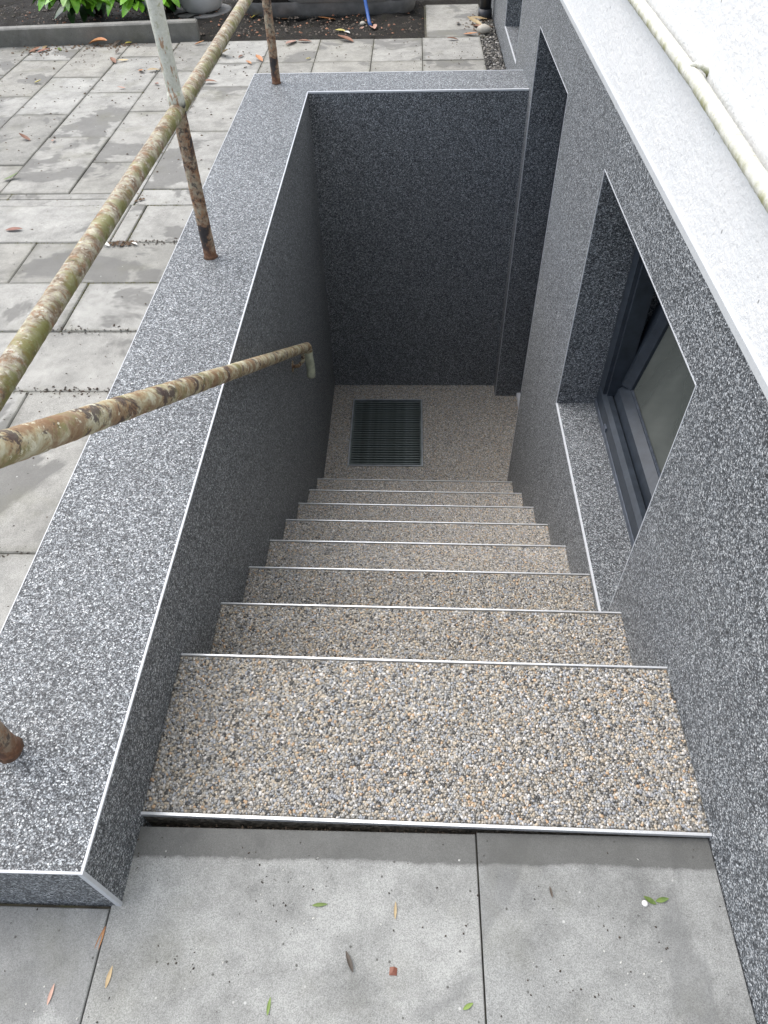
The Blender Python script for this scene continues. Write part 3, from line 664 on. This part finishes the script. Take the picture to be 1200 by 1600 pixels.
# ------------------------------------------------------------ fallen leaves and litter
lf = {}
def fallen(x, y, col, L, label, rot=None, z=.004, cat='leaf', wid=.42, name='fallen_leaf', curl=None):
    cu = random.uniform(-.35, .25) if curl is None else curl
    me = leaf_mesh(name, L, L * wid / 2, LB[col], cu, random.uniform(.2, .6), 6)
    zmin = min(v.co.z for v in me.vertices)
    o = bpy.data.objects.new(name, me); COL.objects.link(o)
    a = random.uniform(0, 2 * math.pi) if rot is None else rot
    o.location = (x - L / 2 * math.cos(a), y - L / 2 * math.sin(a), z - zmin); o.rotation_euler = (random.uniform(-.12, .12), random.uniform(-.06, .06), a)
    tag(o, label, cat, 'fallen leaves lying about the yard'); return o
T = [(-1.85, 4.52, 'brown', .10, 'crumpled brown leaf in the litter pile by the kerb, left end'), (-1.79, 4.50, 'red', .09, 'dark red-brown leaf lying on the litter pile by the kerb'),
     (-1.80, 4.56, 'tan', .08, 'pale brown leaf on top of the litter pile by the kerb'), (-1.70, 4.53, 'green', .07, 'yellow-green leaf just right of the litter pile by the kerb'),
     (-1.48, 4.60, 'orange', .15, 'long red-orange leaf lying flat along the foot of the kerb'), (-1.36, 4.61, 'dark', .10, 'dark curled leaf at the kerb foot beside a long orange leaf'),
     (-1.29, 4.62, 'yellow', .08, 'olive yellow leaf at the kerb foot behind the tall post'), (-1.29, 4.28, 'brown', .09, 'flat brown leaf in front of the kerb, end of a leaf pair'),
     (-1.235, 4.29, 'tan', .07, 'tan leaf touching a brown leaf in front of the kerb'), (-1.31, 4.44, 'dark', .06, 'small dark leaf between kerb and brown leaf pair'),
     (-1.075, 4.09, 'orange', .08, 'orange-brown leaf on slab left of the tall post'), (-1.005, 4.10, 'tan', .08, 'pale yellowish leaf touching the post-side orange leaf'),
     (-1.612, 3.92, 'yellow', .06, 'bright yellow-orange curled leaf alone on the grey slabs'), (-.93, 3.87, 'red', .05, 'tiny red-brown leaf next to the tall post'),
     (-1.11, 3.815, 'pink', .045, 'tiny pinkish leaf scrap on a far slab joint'), (-1.385, 3.12, 'brown', .075, 'brown twisted leaf alone beside the left slab joint'),
     (-1.237, 3.09, 'pink', .045, 'small pale brown leaf on the slab joint in mid yard'), (-1.088, 2.21, 'red', .075, 'dark reddish leaf lying on the long slab at left edge'),
     (-.655, 4.36, 'tan', .16, 'large cream leaf standing curled against the green railing'), (-.42, 4.27, 'orange', .09, 'round orange leaf left of the far post'),
     (-.475, 4.215, 'orange', .06, 'small orange leaf touching a round orange leaf'), (-.54, 4.335, 'brown', .06, 'small brown leaf between cream leaf and far post'),
     (-.40, 4.58, 'orange', .08, 'orange leaf half hidden behind the far post'), (-.64, 3.885, 'brown', .09, 'thin brown leaf just right of the railing tube'),
     (-.54, 5.16, 'yellow', .15, 'big pale yellow leaf on soil under the trough'), (-.84, 4.59, 'orange', .07, 'faded orange leaf at the right end of the kerb'),
     (-.37, 5.08, 'orange', .11, 'orange leaf on dark soil left of the hose'), (-.09, 5.06, 'orange', .13, 'broad red-orange leaf on soil before the trough'),
     (-.27, 4.58, 'pink', .13, 'pale beige dry leaf on slab in front of the soil'), (-.19, 4.60, 'brown', .10, 'upright brown leaf tip touching a pale beige leaf'),
     (.015, 4.82, 'yellow', .08, 'bright yellow leaf at soil edge near the hose'), (.06, 4.78, 'white', .07, 'white petal beside the yellow leaf at soil edge'),
     (.06, 4.62, 'brown', .14, 'flat ochre brown leaf on slab below a yellow leaf'), (-.133, 4.27, 'yellow', .05, 'tiny yellow leaf in the middle of a far slab'),
     (.225, 4.87, 'pink', .14, 'pinkish brown leaf leaning on the hose end'), (.15, 4.86, 'pink', .06, 'small beige leaf left of the hose end'),
     (.765, 4.93, 'red', .08, 'red-brown leaf on the last slab before the downpipe'), (.83, 4.69, 'orange', .10, 'orange curled leaf at gravel edge near the house'),
     (.72, 4.595, 'brown', .08, 'small brown leaf on slab left of the gravel'), (.87, 4.92, 'tan', .13, 'straw coloured leaf on litter heap by the downpipe'),
     (.90, 5.02, 'tan', .13, 'long straw coloured leaf at the downpipe foot'), (.885, 4.85, 'brown', .10, 'brown leaf in the litter heap by the gravel'),
     (.91, 4.80, 'tan', .07, 'short pale leaf scrap in the litter heap above a white stone'),
     (-.63, 2.095, 'dark', .05, 'brown rotten scrap in the cross joint beside the parapet'), (-.575, 2.092, 'white', .035, 'white petal right of the rotten scrap in slab joint'), (-.685, 2.088, 'white', .045, 'white petal close to the railing tube, left of slab joint scrap')]
for x, y, c, L, lab in T: fallen(x, y, c, L * .9, lab)
fallen(-.021, -.19, 'orange', .045, 'thin orange leaf stuck in the open front slab joint', 1.4, -.002, wid=.2, curl=0)
fallen(.009, -.237, 'tan', .030, 'tan seed leaf on the front slab beside the open joint', 1.5, .001, wid=.25, curl=0)
fallen(-.075, -.262, 'pink', .028, 'pale brown seed leaf on the front left slab', 1.5, .001, wid=.22, curl=0)
fallen(.332, -.128, 'green', .026, 'green leaf scrap in the middle of the wide front slab', .1, .001, wid=.25, curl=0)
fallen(.386, -.207, 'dark', .032, 'dark brown narrow leaf on the wide front slab', 2.0, .001, wid=.25, curl=.1)
sc_ = MB().add([(-.0062, -.0052, .0006), (.0058, -.0058, .0012), (.0066, .0046, .0005), (.001, .0062, .0022), (-.0054, .0055, .0008), (0, 0, .0026), (-.0062, -.0052, 0), (.0058, -.0058, 0), (.0066, .0046, 0), (.001, .0062, 0), (-.0054, .0055, 0)],
    [(0, 1, 5), (1, 2, 5), (2, 3, 5), (3, 4, 5), (4, 0, 5), (0, 6, 7, 1), (1, 7, 8, 2), (2, 8, 9, 3), (3, 9, 10, 4), (4, 10, 6, 0)]).build('leaf_scrap', LB['red'], loc=(.455, -.218, 0))
tag(sc_, 'square brown leaf scrap on the front slab right of a narrow dark leaf', 'leaf', 'fallen leaves lying about the yard')
fallen(.457, -.133, 'tan', .026, 'tan sliver on the front slab, upper right of green scrap', 1.55, .001, wid=.2, curl=0)
fallen(.266, -.268, 'green', .024, 'dull green scrap at the lower edge of the wide front slab', 1.5, .001, wid=.25, curl=0)
fallen(.876, -.108, 'green', .022, 'bright green leaf on the right front slab, left half of a pair', 2.6, .001, wid=.4, curl=-.1)
fallen(.896, -.107, 'green', .022, 'bright green leaf on the right front slab, right half of a pair', .2, .001, wid=.4, curl=-.1)
fallen(.57, -.26, 'green', .018, 'tiny green scrap by the joint of the right front slab', .5, .001, wid=.4, curl=0)
fallen(.715, -.10, 'dark', .018, 'tiny dark crescent on the right front slab', 1.7, .001, wid=.25, curl=.2)
fallen(-1.28, 2.68, 'green', .07, 'green leaf at the left edge on the narrow paving strip', .3)
def stone(x, y, z, r, m, label, name='stone', sq=.6):
    bm = bmesh.new(); bmesh.ops.create_icosphere(bm, subdivisions=2, radius=r)
    for v_ in bm.verts: v_.co *= 1 + random.uniform(-.1, .1); v_.co.z *= sq
    me = bpy.data.meshes.new(name); bm.to_mesh(me); bm.free(); me.materials.append(m)
    for p_ in me.polygons: p_.use_smooth = True
    o = bpy.data.objects.new(name, me); COL.objects.link(o); o.location = (x, y, z + r * sq * .7); return tag(o, label, 'stone')
PST = m_plain('pale_stone', (.46, .43, .37), .8, 0, .2, 30, .4)
stone(.915, 4.74, .0, .045, PST, 'large pale stone on the gravel by the house'); stone(.15, 4.96, .0, .02, PST, 'small white pebble on the soil beside the hose')
WH = m_plain('white_blob', (.72, .72, .7), .6)
stone(.867, -.113, 0, .005, WH, 'tiny white blob touching the green leaf pair on the front slab', 'pebble', .4)

def crumbs(name, N, fn, mats, smin, smax, label):
    m = MB()
    for _ in range(N):
        x, y, z = fn(); s_ = random.uniform(smin, smax); a = random.uniform(0, 6.28); k = random.uniform(.3, .9)
        c, d_ = math.cos(a) * s_, math.sin(a) * s_
        m.add([(x + c, y + d_, z), (x - d_ * k, y + c * k, z), (x - c, y - d_, z), (x + d_ * k, y - c * k, z), (x, y, z + s_ * .6)], [(0, 1, 4), (1, 2, 4), (2, 3, 4), (3, 0, 4)])
    return tag(m.build(name, mats), label, 'litter', kind='stuff')
LITM = m_leaf('mixed_litter', (.045, .036, .026), (.14, .10, .065), .9)
MOSS = m_leaf('joint_moss', (.06, .062, .02), (.13, .125, .05), .95)
def far_yard():
    while True:
        y = 2.5 + 2.15 * random.random() ** .7; x = random.uniform(-2.6, -.3)
        return x, y, .001
crumbs('dirt_crumbs', 650, far_yard, LITM, .002, .008, 'dark crumbs of earth and moss scattered over the slabs')
def mid_yard(): return random.uniform(-1.6, -.31), random.uniform(.2, 2.5), .001
crumbs('dirt_crumbs', 300, mid_yard, LITM, .0015, .0045, 'fine dark crumbs on slabs beside the parapet')
def back_yard(): return random.uniform(-.4, .87), random.uniform(3.4, 4.75), .001
crumbs('dirt_crumbs', 260, back_yard, LITM, .002, .007, 'dark crumbs on slabs behind the parapet')
def joints():
    y = random.choice([1.213, .603, 2.115, 1.525, 1.213]); return random.uniform(-.75, -.3), y + random.gauss(0, .012), .0
crumbs('joint_dirt', 420, joints, LB['dark'], .002, .006, 'loose dirt and moss gathered along slab joints')
FC = [(random.uniform(-.2, .99), random.uniform(-.33, -.02)) for _ in range(9)]
def front():
    if random.random() < .6:
        cx, cy = random.choice(FC); x, y = random.gauss(cx, .045), random.gauss(cy, .03)
        if -.2 < x < .99 and y < -.02: return x, y, .0008
    return random.uniform(-.2, .99), random.uniform(-.33, -.02), .0008
crumbs('slab_grit', 190, front, LB['dark'], .0006, .0024, 'specks of grit on the front slabs')
crumbs('slab_flecks', 60, front, LB['white'], .0008, .0026, 'white flecks on the front slabs')
def soilf(): return random.uniform(-2.6, .55), random.uniform(4.7, 5.6), .008
crumbs('mulch', 1600, soilf, LB['dark'], .004, .014, 'dark mulch and rotten leaf bits on the soil bed')
def soill(): return random.uniform(-2.2, .55), random.uniform(4.7, 5.4), .012
crumbs('mulch_chips', 220, soill, LB['brown'], .004, .014, 'brown mulch chips on the soil bed')
def sweep(): return random.uniform(0, 1), -.006 + random.uniform(-.006, .002), -.006
crumbs('gap_dirt', 240, sweep, LB['dark'], .001, .003, 'grit and moss in the gap under the top nosing')

random.seed(21)
mo = []
for x0, x1, y0, y1 in YS:
    if x1 < -2.3: continue
    for (ax, ay, bx, by) in ((x0, y0, x1, y0), (x0, y0, x0, y1)):
        L = math.hypot(bx - ax, by - ay)
        for c_ in range(random.choice([0, 0, 1, 1, 2])):
            t0 = random.random(); ln = random.uniform(.02, .10) / L
            for k in range(int(ln * L * 360)):
                t = min(1, max(0, t0 + random.gauss(0, 1) * ln)); mo.append((ax + (bx - ax) * t + random.gauss(0, .003), ay + (by - ay) * t + random.gauss(0, .003), -.004))
itm = iter(mo)
crumbs('joint_moss', len(mo), lambda: next(itm), MOSS, .002, .006, 'tufts of olive moss growing in the joints of the yard slabs')
LITB = m_leaf('brown_litter', (.10, .065, .04), (.24, .16, .10), .9)
def pile():
    cx, cy, sx, sy = random.choice([(-1.8, 4.5, .09, .05), (-1.36, 4.6, .08, .03), (.88, 4.86, .04, .12), (.9, 4.95, .03, .1), (-1.5, 4.58, .2, .03), (-.66, 2.47, .015, .03) if random.random() < .4 else (-.62, 2.1, .03, .01)])
    return random.gauss(cx, sx), min(random.gauss(cy, sy), 4.62 if cx < 0 else 9), .003
crumbs('leaf_litter', 380, pile, LITB, .003, .011, 'broken brown leaf litter in small piles at the kerb, gravel and slab joint')
